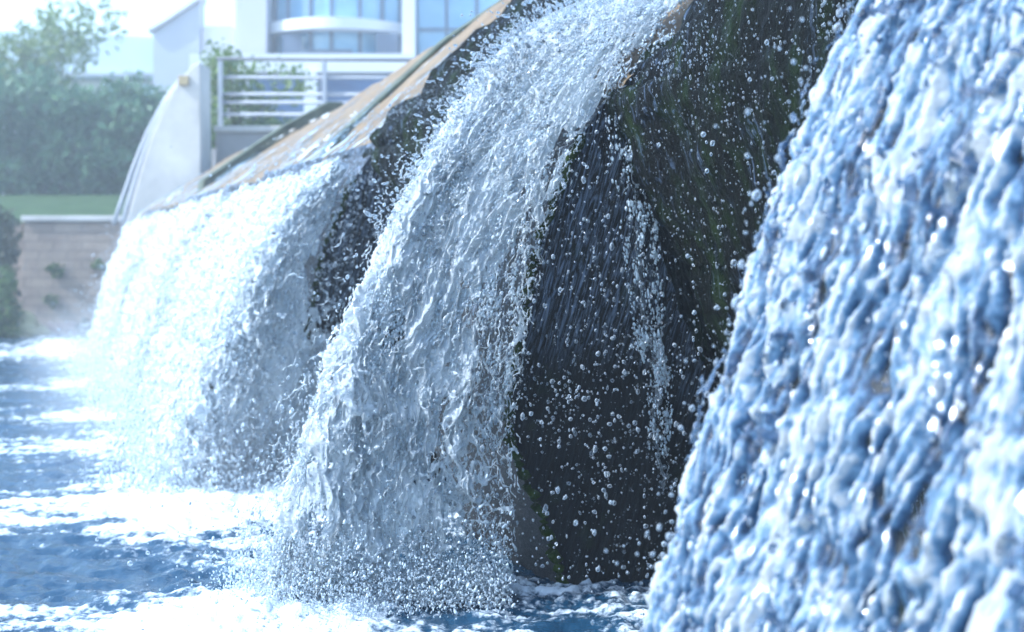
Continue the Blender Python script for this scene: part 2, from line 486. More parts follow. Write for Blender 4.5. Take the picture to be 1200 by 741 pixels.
def falls_sheet(name, P, seed, mat, parent, amp=1., cov=None, edge=(.1, .1), fl=1., foam0=.55, offs=0., net=None, streak=1., latk=1., fc=1., grain=0.):
    """one layer of a fall. cov(u, v): how solid it is; net: keep only a web of strands"""
    nu, nv = P.shape[:2]
    u = np.linspace(0, 1, nu)[:, None] * np.ones((1, nv)); v = np.ones((nu, 1)) * np.linspace(0, 1, nv)[None]
    N, TU, TV = normals(P)
    out = np.sign((N[..., 0] * -1 + N[..., 2] * .5).mean()); N = N * out
    su, sv = arcs(P)
    turb = .25 + .75 * sst(.25, .85, v)
    wx = su + .05 * turb * fbm(su * 5, sv * 3, 3, seed + 1); wy = sv + .06 * fbm(su * 5, sv * 3, 3, seed + 2)
    big = fbm(wx * 5.5 * fl, wy * 2.0 * fl, 3, seed + 3)
    rid = 1 - 2 * np.abs(pn(wx * 17 * fl, wy * 5.0 * fl / streak, seed + 4))
    rid2 = 1 - 2 * np.abs(pn(wx * 34 * fl + .3 * big, wy * 14 * fl / streak, seed + 5))
    fine = fbm(wx * 70 * fl, wy * 30 * fl, 3, seed + 6, .65)
    clump = fbm(wx * 3.0, wy * 1.2, 4, seed + 7)
    rid3 = 1 - 2 * np.abs(pn(wx * 55 * fl + .4 * rid, wy * 20 * fl / streak, seed + 15))
    g_ = grain * .020 * fbm(wx * 64, wy * 16, 3, seed + 31, .6) if grain else 0.
    hgt = g_ + amp * (.055 * turb * big + .020 * rid * streak + .012 * rid2 * turb + (.15 + .85 * sst(.2, .6, v)) * (.006 * rid3 + .003 * fine))
    lat = amp * turb * latk * (.016 * fbm(wx * 14, wy * 6, 3, seed + 8))
    lon = amp * turb * .010 * fbm(wx * 16, wy * 9, 3, seed + 10)
    # how solid the layer is
    T = np.full((nu, nv), 1.) if cov is None else cov(u, v)
    jag = .55 + .45 * fbm(su * 2 + 40, sv * 5, 4, seed + 12) + .3 * fbm(su * 16, sv * 16, 3, seed + 13)
    T = T * sst(0, 1, u / (edge[0] * jag.clip(.1) + 1e-4)) * sst(0, 1, (1 - u) / (edge[1] * jag.clip(.1) + 1e-4)) if net is None else T
    T = T + .55 * fbm(wx * 9 * fl, wy * 3.6 * fl, 4, seed + 14, .6) + .28 * clump - .42
    Q = P + N * (hgt + offs)[..., None] + TU * lat[..., None] + TV * lon[..., None]
    F = grid_faces(nu, nv)
    if net is not None:
        f1, f2, thr = net
        r = 1 - np.abs(pn(wx * f1 + .5 * big, wy * f2, seed + 20)) * 2.0
        r2 = 1 - np.abs(pn(wx * f1 * 1.9 + 7, wy * f2 * 1.7, seed + 21)) * 2.0
        r = np.maximum(r, r2 - .05) + .28 * clump + .22 * fine + (T - .6) * .35
        Q = Q + N * (np.clip(r - thr, 0, .3) * .05)[..., None]
        keep = r > thr
        foam = .45 + .35 * np.clip((r - thr) * 3, 0, 1) + .2 * fine
    else:
        keep = T > 0
        foam = foam0 - .12 + .40 * np.clip(T, -.2, .8) + fc * (.24 * rid + .12 * fine + .24 * rid2 + .22 * rid3 + .18 * big)
        if grain:
            foam = foam + grain * 1.3 * fbm(wx * 64, wy * 16, 3, seed + 31, .6) + 1.1 * grain * fbm(wx * 8, wy * 1.5, 4, seed + 32, .6)
    k = keep.reshape(-1)
    F = F[k[F].sum(1) >= 3]
    me = np_mesh(name, Q.reshape(-1, 3), F, {'foam': foam.reshape(-1)})
    o = link_mesh(name, me, mat, parent)
    if net is not None: o['kind'] = 'stuff'
    return o


_bm = bmesh.new(); bmesh.ops.create_icosphere(_bm, subdivisions=2, radius=1)
_bm.verts.ensure_lookup_table()
ICV = np.array([v.co[:] for v in _bm.verts]); ICF = np.array([[v.index for v in f.verts] for f in _bm.faces]); _bm.free()
_bm = bmesh.new(); bmesh.ops.create_icosphere(_bm, subdivisions=1, radius=1)
_bm.verts.ensure_lookup_table()
LOV = np.array([v.co[:] for v in _bm.verts]); LOF = np.array([[v.index for v in f.verts] for f in _bm.faces]); _bm.free()


MIV, MIF = LOV, LOF


def drops(name, C, R, parent, axis=None, stretch=None, hi=False, mat=None):
    V0, F0 = (ICV, ICF) if hi else (MIV, MIF) if hi is None else (LOV, LOF)
    n = len(C)
    S = np.ones((n, 3)) * R[:, None] * RNG.uniform(.85, 1.15, (n, 3))
    V = V0[None] * S[:, None]
    if hi:   # drops wobble as they fall
        ph = RNG.uniform(0, 6.28, (n, 3)); k = RNG.integers(1, 4, (n, 1, 3))
        V = V * (1 + .16 * np.sin(V0[None] * k * 2 + ph[:, None]).sum(-1, keepdims=True) / 1.5)
    if axis is not None:
        a = axis / (np.linalg.norm(axis, axis=1, keepdims=True) + 1e-9)
        V = V + a[:, None] * (V * a[:, None]).sum(-1, keepdims=True) * (stretch[:, None, None])
    V = V + C[:, None]
    F = F0[None] + (np.arange(n) * len(V0))[:, None, None]
    return link_mesh(name, np_mesh(name, V.reshape(-1, 3), F.reshape(-1, 3)), mat or M['drop'], parent)


def froth(name, P, n, med, parent, seed, vlo=.1, vhi=1., ulo=0., uhi=1., out=.012, hi_=.007, f=(22, 4), bias=0., dens=None):
    """bubbles and beads carried on the face of a fall, gathered into streaks"""
    nu, nv = P.shape[:2]
    N_, TU_, TV_ = normals(P); N_ = N_ * np.sign((N_[..., 0] * -1 + N_[..., 2] * .5).mean())
    su_, sv_ = arcs(P)
    i = RNG.integers(int(ulo * (nu - 1)), int(uhi * (nu - 1)), n * 4); j = RNG.integers(int(vlo * (nv - 1)), int(vhi * (nv - 1)), n * 4)
    a_, b_ = su_[i, j], sv_[i, j]
    w_ = .05 * fbm(a_ * 5, b_ * 3, 3, seed + 1)
    k_ = fbm((a_ + w_) * f[0], b_ * f[1], 4, seed, .6) + RNG.normal(0, .16, len(i)) + (dens(i / nu, j / nv) if dens else 0) > .12 + bias
    i = i[k_][:n]; j = j[k_][:n]
    s_, nn_, tv_ = P[i, j], N_[i, j], TV_[i, j]
    m_ = len(s_)
    o = drops(name, s_ + nn_ * (RNG.normal(.012, out, m_))[:, None] + RNG.normal(0, .004, s_.shape), sizes(m_, med, .45, hi_), parent, tv_, RNG.uniform(.1, 2.2, m_), None, M['bead'])
    o['kind'] = 'stuff'
    return o


def strands(name, S, D, L, R, parent, mat, seg=9, wig=.25):
    """short ropes of water: start S, direction D, length L, radius R; they thin, bead and curl"""
    n = len(S); k = 5
    a = D / np.linalg.norm(D, axis=1, keepdims=True)
    b = np.cross(a, np.array([.3, .8, .5])); b /= np.linalg.norm(b, axis=1, keepdims=True); c = np.cross(a, b)
    tt = np.linspace(0, 1, seg)
    ph = RNG.uniform(0, 6.28, (n, 4)); fr = RNG.uniform(1.5, 6, (n, 4))
    w1 = wig * L[:, None] * (np.sin(ph[:, :1] + fr[:, :1] * tt) * .6 + .3 * np.sin(ph[:, 1:2] + 2 * fr[:, 1:2] * tt)) * (.3 + tt)
    w2 = wig * L[:, None] * (np.sin(ph[:, 2:3] + fr[:, 2:3] * tt) * .6 + .3 * np.sin(ph[:, 3:] + 2 * fr[:, 3:] * tt)) * (.3 + tt)
    C = S[:, None] + a[:, None] * (L[:, None] * tt)[..., None] + b[:, None] * w1[..., None] + c[:, None] * w2[..., None]
    C[..., 2] -= .10 * (L[:, None] * tt) ** 2
    rad = R[:, None] * np.sin(np.pi * np.clip(tt, .03, .97)) ** .5 * (1 + .65 * np.sin(ph[:, 1:2] * 3 + fr[:, 2:3] * 4 * tt)) .clip(.25)
    an = np.arange(k) * 2 * np.pi / k
    V = C[:, :, None] + rad[..., None, None] * (b[:, None, None] * np.cos(an)[None, None, :, None] + c[:, None, None] * np.sin(an)[None, None, :, None])
    base = np.arange(n)[:, None, None] * seg * k + np.arange(seg - 1)[None, :, None] * k + np.arange(k)[None, None]
    nx = np.arange(n)[:, None, None] * seg * k + np.arange(seg - 1)[None, :, None] * k + ((np.arange(k) + 1) % k)[None, None]
    F = np.stack([base, nx, nx + k, base + k], -1).reshape(-1, 4)
    foam = RNG.uniform(.35, .85, n)[:, None, None] * np.ones((1, seg, k))
    o = link_mesh(name, np_mesh(name, V.reshape(-1, 3), F, {'foam': foam.reshape(-1)}), mat, parent)
    o['kind'] = 'stuff'
    return o


def splash(P, n, parent, ulo, uhi, med, up=.10, outw=.10):
    s_, nn_, tv_, v_ = sample(P, n, .93, 1., ulo, uhi)
    C_ = s_ + nn_ * (RNG.normal(.03, outw, n))[:, None]
    C_[:, 2] = .02 + RNG.exponential(up, n)
    A_ = np.stack([RNG.normal(0, .5, n), RNG.normal(0, .5, n), np.ones(n)], 1)
    drops('splash', C_, sizes(n, med, .55, med * 3.2), parent, A_, RNG.uniform(0, 1.4, n), None, M['bead'])['kind'] = 'stuff'


def sample(P, n, vlo=0., vhi=1., ulo=0., uhi=1., vpow=1.):
    nu, nv = P.shape[:2]
    u = RNG.uniform(ulo, uhi, n); v = vlo + (vhi - vlo) * RNG.uniform(0, 1, n) ** vpow
    i = (u * (nu - 1)).astype(int).clip(0, nu - 1); j = (v * (nv - 1)).astype(int).clip(0, nv - 1)
    N, TU, TV = normals(P)
    out = np.sign((N[..., 0] * -1 + N[..., 2] * .5).mean())
    return P[i, j], N[i, j] * out, TV[i, j], v


def sizes(n, med, sig=.5, hi=.013): return np.minimum(med * np.exp(RNG.normal(0, sig, n)), hi)


GZ = np.array([0, 0, -1.])
# ---- the sharp fall in the middle
C2 = [
    [(4.2, 6.15, 3.32), (3.6, 6.03, 2.96), (3.25, 5.95, 2.70), (2.98, 5.90, 2.42), (2.76, 5.88, 2.11), (2.55, 5.88, 1.59), (2.45, 5.88, 1.16), (2.395, 5.88, .85), (2.38, 5.88, .4), (2.375, 5.88, -.08)],
    [(4.2, 6.35, 3.34), (3.6, 6.2, 2.98), (3.2, 6.1, 2.74), (2.9, 6.0, 2.49), (2.64, 5.93, 2.2), (2.37, 5.86, 1.75), (2.2, 5.82, 1.28), (2.1, 5.8, .85), (2.03, 5.8, .4), (2.0, 5.8, -.08)],
    [(4.2, 6.6, 3.38), (3.6, 6.45, 3.02), (3.15, 6.3, 2.78), (2.82, 6.18, 2.55), (2.52, 6.06, 2.27), (2.16, 5.94, 1.83), (1.94, 5.85, 1.36), (1.78, 5.79, .9), (1.68, 5.76, .42), (1.62, 5.75, -.08)],
    [(4.2, 7.0, 3.42), (3.6, 6.9, 3.06), (3.0, 6.75, 2.78), (2.64, 6.5, 2.57), (2.37, 6.25, 2.3), (1.98, 6.0, 1.87), (1.72, 5.88, 1.38), (1.48, 5.8, .9), (1.34, 5.77, .42), (1.25, 5.76, -.08)],
    [(4.2, 7.3, 3.42), (3.6, 7.2, 3.06), (3.1, 7.0, 2.74), (2.75, 6.8, 2.5), (2.5, 6.6, 2.24), (2.2, 6.4, 1.85), (1.95, 6.3, 1.38), (1.75, 6.25, .9), (1.58, 6.2, .42), (1.48, 6.2, -.08)],
    [(4.2, 7.6, 3.38), (3.6, 7.5, 3.0), (3.2, 7.35, 2.7), (2.9, 7.3, 2.44), (2.75, 7.25, 2.1), (2.5, 7.2, 1.75), (2.3, 7.1, 1.3), (2.15, 7.0, .85), (2.05, 7.0, .4), (2.0, 7.0, -.08)]]
f2 = empty('waterfall', (2.0, 6.3, 0))
tag(f2, 'sharp white fall in the middle, its lacy side curtain beside the streaked stone wall', 'waterfall')
for row, k0 in zip(C2, (1.0, 1.025, 1.04, 1.05, 1.085, 1.07)):
    for i_, (x, y, z) in enumerate(row):
        k_ = 1 + (k0 - 1) * float(sst(2, 5, i_))
        row[i_] = (x * k_, y * k_, CAM_H + (z - CAM_H) * k_)
P2 = loft(C2, 620, 1250)
falls_sheet('water_sheet', P2, 100, M['falls'], f2, 1.2, lambda u, v: 1.02 - .42 * sst(.40, .8, v) - .70 * sst(.25, .10, v) - .62 * sst(.34, .02, u) * sst(.22, .34, v) * sst(1.15, .55, v) - .25 * sst(.35, .0, u) * sst(.5, .8, v) - .5 * sst(.68, .85, u) * sst(.25, .4, v), (.10, .12), grain=.34, streak=1.4)
P2b = loft(C2, 480, 1000)
falls_sheet('strand_web', P2b, 140, M['falls'], f2, 1.3, lambda u, v: .55 + .5 * sst(.3, .9, v) - 1.1 * sst(.28, .12, v) - .8 * sst(.6, .72, u), (.02, .02), offs=.03, net=(13, 7, .86))
s, nn, tv, v = sample(P2, 2600, .25, 1., 0, .85, .7)
strands('strand', s + nn * (RNG.exponential(.045, len(s)) * (.3 + v))[:, None], tv + nn * .35 * RNG.normal(0, 1, (len(s), 1)) + RNG.normal(0, .35, s.shape), RNG.uniform(.02, .09, len(s)), sizes(len(s), .0026, .45, .006), f2, M['falls'])
s, nn, tv, v = sample(P2, 8000, .2, 1., 0, .8, .8)
C = s + nn * (RNG.exponential(.06, len(s)) * (.25 + v))[:, None] + RNG.normal(0, .03, s.shape)
drops('spray', C, sizes(len(s), .0032, .5), f2, tv, RNG.uniform(0, .6, len(s)))['kind'] = 'stuff'
froth('froth', P2, 60000, .0024, f2, 900, .17, .97, .02, .75, dens=lambda u, v: -.35 * sst(.3, .03, u) * sst(.2, .35, v))
splash(P2, 22000, f2, .02, .75, .0023, .10, .12)
n = 4200    # fringe of drops flying off the crown of the fall
s, nn, tv, v = sample(P2, n, .08, .62, .40, .80)
C = s + nn * RNG.exponential(.055, n)[:, None] + RNG.normal(0, .02, s.shape); C[:, 2] += RNG.exponential(.02, n)
drops('spray', C, sizes(n, .0032, .6, .010), f2, nn + .4 * tv + RNG.normal(0, .3, s.shape), RNG.uniform(0, 1.6, n) ** 1.5, True)['kind'] = 'stuff'
# drops thrown in front of the dark wall
n = 2400
C = np.stack([RNG.triangular(2.3, 2.5, 3.35, n), RNG.uniform(5.35, 5.93, n), RNG.triangular(.0, .9, 2.35, n)], 1)
k = fbm(C[:, 0] * 4, C[:, 2] * 4, 3, 55) + RNG.normal(0, .25, n) > -.08
C = C[k]; n = len(C)
drops('thrown_drops', C, sizes(n, .0026, .75, .0095), f2, np.tile(GZ, (n, 1)) + RNG.normal(0, .35, (n, 3)), RNG.uniform(-.1, .9, n) ** 2, True)['kind'] = 'stuff'
# trickle down the wall
tr = catmull(np.array([(2.99, 5.9, 2.32), (3.01, 5.915, 1.95), (3.03, 5.92, 1.55), (3.06, 5.915, 1.2), (3.12, 5.90, 1.0), (3.09, 5.88, .75), (3.13, 5.86, .45)]), 60)
tm = MB(); tm.tube([tuple(p + RNG.normal(0, .006, 3)) for p in tr], [.006 + .009 * abs(math.sin(i * .9)) * random.random() for i in range(60)], 7)
me_tr = tm.build('trickle', M['drop'], f2, smooth=True)
n = 260
k = RNG.integers(0, 60, n)
drops('trickle_drops', tr[k] + RNG.normal(0, .016, (n, 3)), sizes(n, .005, .4, .012), f2, hi=True)['kind'] = 'stuff'
# lacy veil running down the edge of the wall from the crown
CT = []
for w_, yo in ((-.10, -.015), (-.03, -.05), (.04, -.05), (.11, -.015)):
    CT.append([(x + w_ * k_, y + yo, z) for (x, y, z), k_ in zip([(3.16, 5.93, 2.58), (2.98, 5.90, 2.34), (2.985, 5.91, 1.95), (3.02, 5.915, 1.55), (3.06, 5.915, 1.2), (3.11, 5.91, .9), (3.11, 5.90, .5)], (1.5, 1.5, 1.1, .8, .6, .45, .3))])
PT = loft(CT, 110, 520)
falls_sheet('veil', PT, 160, M['falls'], f2, .55, lambda u, v: .55 - .3 * v, (.02, .02), net=(26, 11, .80))['kind'] = 'stuff'
froth('veil_beads', PT, 2600, .0030, f2, 905, .0, .95, 0., 1., .010, .008, (30, 7), .12)

# ---- the near fall, out of focus on the right
PR = [(4.2, 3.42), (3.6, 3.05), (3.0, 2.76), (2.55, 2.58), (2.2, 2.36), (1.97, 2.08), (1.78, 1.70), (1.61, 1.22), (1.42, .70), (1.31, .3), (1.26, -.08)]
f1 = empty('waterfall', (1.6, 1.5, 0))
tag(f1, 'blurred blue white fall nearest the camera, a broad streaked curtain with dark gaps', 'waterfall')
C1 = []
for y, dx, dz in ((.3, .0, 0), (.8, .0, 0), (1.3, -.02, .01), (2.1, .0, .0), (2.74, 0, 0), (2.98, .16, -.02), (3.2, .42, -.06)):
    C1.append([(x + .06 + dx * sst(3.2, 1.9, x), y + .25 * sst(2.2, 4.0, x) - .42 * max(0., 2.74 - y) / 1.5 * sst(1.3, 3.0, x), z + dz) for x, z in PR])
P1 = loft(C1, 1150, 1050)
falls_sheet('water_sheet', P1, 300, M['falls_near'], f1, .85, lambda u, v: .92 - .12 * sst(.8, 1, u), (.02, .07), fl=1.3, foam0=.34, streak=2.0, latk=.35, fc=1.5, grain=.6)
falls_sheet('strand_web', P1[::2, ::1], 340, M['falls_near'], f1, 1.2, lambda u, v: .75 + 0 * v, (.02, .05), fl=.8, offs=.025, net=(16, 4.2, .84), streak=1.3, latk=.4)
s, nn, tv, v = sample(P1, 300, .2, 1., .2, .6)
strands('strand', s + nn * (RNG.exponential(.03, len(s)))[:, None], tv + RNG.normal(0, .25, s.shape), RNG.uniform(.03, .08, len(s)), sizes(len(s), .004, .4, .008), f1, M['falls'])
s, nn, tv, v = sample(P1, 2600, .1, 1., .2, 1.)
drops('spray', s + nn * RNG.exponential(.05, len(s))[:, None], sizes(len(s), .004, .5), f1, tv, RNG.uniform(0, .6, len(s)))['kind'] = 'stuff'
froth('froth', P1, 5000, .0034, f1, 901, .05, 1., .1, .97, .012, .009, (18, 2.5))
n = 1300     # drops thrown off its far edge
s, nn, tv, v = sample(P1, n, .3, .95, .86, 1.)
C = s + np.stack([RNG.exponential(.13, n) - .05, RNG.exponential(.20, n), RNG.normal(.02, .07, n)], 1)
drops('thrown_drops', C, sizes(n, .0030, .5, .0075), f1, tv, RNG.uniform(0, .4, n), True)['kind'] = 'stuff'

# ---- the falls beyond
XLY = np.array([9.0, 11.5, 14., 17., 20., 24.]); XLX = np.array([1.36, 1.60, 1.75, 1.82, 2.02, 2.32])
PR3 = [(4.2, 3.30), (3.6, 2.90), (3.0, 2.48), (2.62, 2.22), (2.27, 1.97), (2.02, 1.68), (1.81, 1.34), (1.63, .97), (1.44, .55), (1.32, .22), (1.26, -.08)]
SH = [(x - 1.26) / (2.9 - 1.26) for x, z in PR3]


def prof_at(y, near=0.):
    """fall profile at y; near > 0 pulls it back against the stone"""
    xl = np.interp(y, XLY, XLX) + near; xb = float(brow(y))
    return [(xl + (xb - xl) * s_ if s_ < 1 else xb + (x - 2.9), y, z - .1 * min(1, near) * (z > .5)) for s_, (x, z) in zip(SH, PR3)]


def bay(ys, nears, label, seed, nu, nv, cov, nd, parts=2, fl=.8, thin=lambda u, v: 0. * u):
    f = empty('waterfall', (2.2, float(np.mean(ys)), 0))
    tag(f, label, 'waterfall')
    P = loft([prof_at(y, n_) for y, n_ in zip(ys, nears)], nu, nv)
    falls_sheet('water_sheet', P, seed, M['falls_far'], f, 1.5, cov, (.05, .03), fl=fl, foam0=.6)
    falls_sheet('strand_web', P[:, ::2], seed + 40, M['falls_far'], f, 2.2, lambda u, v: .7 + .3 * v - 1.2 * sst(.38, .27, v) - .9 * thin(u, v), (.02, .02), fl=fl, offs=.05, net=(9, 4, .82))
    s, nn, tv, v = sample(P, nd, .3, 1., 0, 1., .7)
    C = s + nn * (RNG.exponential(.12, nd) * (.2 + v))[:, None] + RNG.normal(0, .05, s.shape)
    drops('spray', C, sizes(nd, .006, .45, .018), f, tv, RNG.uniform(0, .5, nd))['kind'] = 'stuff'
    splash(P, int(nd * 1.5), f, .02, .98, .005, .13, .18)
    froth('froth', P, int(nd * 2.2), .0055, f, seed + 33, .32, 1., 0., 1., .02, .012, (6, 2.5), dens=lambda u, v: -.9 * thin(u, v))
    return P


P3 = bay([9.36, 9.28, 9.25, 9.4, 10.6, 12., 13.9], [1.05, .62, .25, 0, 0, 0, .1], 'white fall behind the sharp middle one, mossy stone showing at its near edge', 500, 620, 700,
         lambda u, v: 1.0 - .2 * sst(.55, 1, v) - .85 * sst(.36, .10, u) * sst(.1, .28, v) * sst(.78, .45, v) - .2 * sst(.42, .0, u) - .9 * sst(.40, .27, v), 7000, thin=lambda u, v: sst(.34, .12, u) * sst(.78, .45, v))
P4 = bay([14.3, 14.5, 16.2, 18.], [.3, 0, 0, .1], 'hazy white fall second from the far end of the weir', 600, 420, 480, lambda u, v: 1. - .15 * v - .9 * sst(.38, .25, v), 4000, 1, .6)
P5 = bay([18.6, 19.2, 21.3, 23.8], [.25, 0, 0, .05], 'hazy white fall at the far end beside the stone retaining wall', 700, 420, 420, lambda u, v: 1. - .12 * v - .9 * sst(.38, .25, v), 3000, 1, .5)

# thin running film over the apron above the falls
fy = np.linspace(9.5, 24.4, 900)
FP = np.array([(1.75, 3.49), (1.2, 3.19), (.6, 2.79), (.12, 2.46), (-.08, 2.32)])
fp = catmull(np.array([(x, 0, z) for x, z in FP], float), 220)
PF = np.zeros((900, 220, 3)); PF[..., 0] = brow(fy)[:, None] + fp[None, :, 0]; PF[..., 1] = fy[:, None]; PF[..., 2] = fp[None, :, 2] + crest(fy[:, None], fp[None, :, 0])
su, sv = arcs(PF)
st = fbm(PF[..., 1] * 7, sv * 1.1, 4, 77, .6); fi = fbm(PF[..., 1] * 30, sv * 9, 3, 78, .6)
PF[..., 2] += .012 * st + .006 * fi
fm = .05 + .75 * st + .35 * fi + .25 * sst(1.0, 1.9, sv)
keep = (st + .4 * fi + .5 * sst(.2, 1.6, sv)) > .58
F = grid_faces(900, 220); F = F[keep.reshape(-1)[F].all(1)]
film = link_mesh('running_water', np_mesh('running_water', PF.reshape(-1, 3), F, {'foam': fm.reshape(-1)}), M['film'])
tag(film, 'thin streaky water running down the tan slope above the falls', 'water', None, 'structure')

# loose spray in the air between the falls and low mist of drops over the landing
n = 5200
i = RNG.integers(0, 5, n); cy = np.array([5.9, 9.3, 12., 16.5, 21.5])[i]; wy = np.array([.35, .6, 1.4, 1.6, 1.8])[i]
yy = cy + RNG.normal(0, 1, n) * wy
xx = np.interp(yy, [2, 6, 9, 24], [1.3, 1.35, 1.4, 2.3]) - RNG.exponential(.22, n) + .25
C = np.stack([xx, yy, RNG.exponential(.28, n)], 1)
sp = drops('spray', C, sizes(n, .0036, .5, .012), None)
tag(sp, 'fine drops flying above the foam where the falls land', 'spray', None, 'stuff')
n = 7000
C = np.stack([RNG.uniform(2.2, 3.1, n), RNG.uniform(3.4, 9.3, n), RNG.uniform(.1, 2.4, n)], 1)
C[:, 0] = np.minimum(C[:, 0], 2.82 + .36 * (2.35 - C[:, 2]))
ok = ~((C[:, 1] > 5.9) & (C[:, 1] < 7.4))
sp = drops('spray', C[ok], sizes(ok.sum(), .0016, .55, .006), None, np.tile(GZ, (ok.sum(), 1)), RNG.uniform(0, .8, ok.sum()))
tag(sp, 'fine drops falling in front of the dark mossy stone between the falls', 'spray', None, 'stuff')

for y0, y1, n, sd_, prof in ((3.0, 5.86, 6000, 41, [(.42, 3.25), (.15, 2.85), (.0, 2.45), (.0, 2.25), (.14, 1.85), (.46, 1.06), (.72, .4)]), (7.4, 9.4, 3500, 43, [(1.2, 3.32), (.6, 2.92), (.12, 2.56), (-.06, 2.40), (.1, 1.85), (.44, 1.06), (.70, .4)])):
    pp = catmull(np.array([(x, 0, z) for x, z in prof], float), 80)
    q = RNG.uniform(0, 1, n * 4); yy = RNG.uniform(y0, y1, n * 4); j = (q ** .8 * 79).astype(int)
    k = fbm(yy * 9, q * 1.6, 4, sd_, .65) + RNG.normal(0, .22, len(yy)) > .10
    yy = yy[k][:n]; j = j[k][:n]
    C = np.stack([brow(yy) + pp[j, 0] - .01 - RNG.exponential(.03, len(yy)), yy, pp[j, 2] + RNG.normal(0, .01, len(yy))], 1)
    sp = drops('spray', C, sizes(len(yy), .0017, .5, .005), None, np.tile(GZ, (len(yy), 1)), RNG.uniform(0, 1.5, len(yy)))
    tag(sp, 'beads of water trickling down the mossy stone between the falls', 'spray', None, 'stuff')

# ------------------------------------------------------------------ the pool
na, nd = 820, 760
az = np.radians(np.linspace(-62, 50, na)); dd = 1.2 * (70 / 1.2) ** np.linspace(0, 1, nd)
A, D = np.meshgrid(az, dd, indexing='ij')
Rr = D * np.tan(np.clip(A, -1.2, 1.2)); Dv = D
X = Dv * SN + Rr * CS; Y = Dv * CS - Rr * SN
wrp = fbm(X * .8, Y * .8, 3, 31) * .35
q1 = X * .55 + Y * .0; q2 = Y * 1.9 - X * .25
wav = fbm(Rr * 1.6 + wrp, Dv * 4.2 + wrp, 4, 32, .55)
chop = fbm(Rr * 6, Dv * 13, 3, 33, .6)
land = np.interp(Y, [0, 2.5, 5.7, 7, 9, 24], [1.3, 1.3, 1.3, 1.6, 1.4, 2.3])
near = np.exp(-((X - land + .1) / .55) ** 2) * np.maximum(sst(5.5, 5.9, Y), sst(3.5, 3.1, Y))
bandpos = Dv + .10 * Rr * .5 + .35 * fbm(X * .7, Y * .7, 3, 35) * (Dv / 9)
B = np.zeros_like(X)
for c, w, a in ((5.75, .42, .75), (8.45, .95, 1.0), (11.3, .75, .95), (13.6, .7, .85), (17., 1.0, .9), (24., 3., 1.0)):
    B = np.maximum(B, a * np.exp(-((bandpos - c) / w) ** 2) * (sst(-.25, -1.0, Rr) if c < 6 else 1.))
fade = sst(-6., 1.0, Rr + Dv * .45)
spots = np.zeros_like(X)
for sx, sy, sw in ((1.25, 5.9, .38), (1.7, 6.05, .28), (2.0, 6.15, .3), (2.35, 6.1, .28), (1.9, 7.0, .5), (2.75, 5.85, .3), (2.75, 5.2, .2), (2.75, 8.3, .5), (2.1, 8.9, .6)):
    spots = np.maximum(spots, np.exp(-((X - sx) ** 2 + (Y - sy) ** 2) / sw ** 2))
fine_ = fbm(X * 16 + wrp, Y * 22, 4, 38, .62)
foam = .02 + .50 * B * (.55 + .45 * fade) + .62 * fbm(Rr * 1.3 + wrp, Dv * 5 + wrp, 5, 36, .66) + .30 * near * (Dv > 3) + .22 * chop + .34 * fine_ + .35 * spots + .26 * sst(-.4, .6, X) * sst(6.6, 6.0, Y)
Z = .040 * wav + .018 * chop + .006 * fine_ + .06 * spots * (.6 + .4 * fine_) + .07 * near * (.4 + .9 * np.abs(fbm(X * 4, Y * 4, 3, 37))) + .02 * np.clip(foam, 0, 1)
pool = link_mesh('pool_water', np_mesh('pool_water', np.stack([X, Y, Z], -1).reshape(-1, 3), grid_faces(na, nd), {'foam': foam.reshape(-1)}), M['pool'])
tag(pool, 'deep blue choppy pool streaked with white foam below the falls', 'water', None, 'structure')
g = MB(); g.box(-400, 400, -400, 900, -1.2, -.7)
tag(g.build('ground', M['earth']), 'ground under the pool and beyond', 'ground', None, 'structure')
# still water above the weir
up = MB(); up.poly_prism([(4.9, -6), (40, -6), (40, 24.2), (4.9, 24.2)], 3.0, 3.46, lambda p, q, t: (p, q, t))
tag(up.build('river_water', M['pool']), 'flat river water held above the weir', 'water', None, 'structure')

# ------------------------------------------------------------------ far bank
lw = MB()
lw.poly_prism([(31.2, 2.42), (40, 3.45), (44, 3.6), (120, 3.6), (120, -.6), (31.2, -.6)], -60, -5.7, lambda p, q, t: W(t, p, q))
tag(lw.build('lawn', M['lawn']), 'green grass bank rising behind the stone retaining wall', 'lawn', None, 'structure')
te = MB(); te.box(-5.7, 60, 27.0, 120, -.6, 3.7)
tag(te.build('terrace_ground', M['deck']), 'paved ground behind the railing', 'ground', None, 'structure')
rw = empty('retaining_wall', W(-9.9, 31, 0))
tag(rw, 'grey brown coursed stone retaining wall below the lawn', 'wall')
MB().poly_prism([(-10.75, -.6), (-8.2, -.6), (-8.2, 2.42), (-10.55, 2.42)], 30.75, 31.15, lambda p, q, t: W(p, t, q)).build('wall', M['wall'], rw, .03)
MB().box(-10.60, -8.2, 30.68, 31.2, 2.43, 2.55).build('coping', M['pier'], rw, .02)
MB().poly_prism([(-13, -.6), (-10.62, -.6), (-10.62, 2.40), (-13, 2.40)], 30.9, 31.19, lambda p, q, t: W(p, t, q)).build('return_wall', M['wall'], rw, .03)


def lump(name, r, d, z, sx, sy, sz, mat, seed):
    V = ICV.copy()
    bm = bmesh.new(); bmesh.ops.create_icosphere(bm, subdivisions=4, radius=1)
    for v_ in bm.verts:
        c = v_.co.copy()
        k = 1 + .28 * math.sin(c.x * 3 + seed) * math.sin(c.y * 4 + seed * 2) + .12 * math.sin(c.z * 9 + c.x * 7 + seed)
        v_.co = Vector((c.x * sx, c.y * sy, c.z * sz)) * k
    me = bpy.data.meshes.new(name); bm.to_mesh(me); bm.free()
    o = link_mesh(name, me, mat); o.location = W(r, d, z); o.rotation_euler.z = -TH
    return o


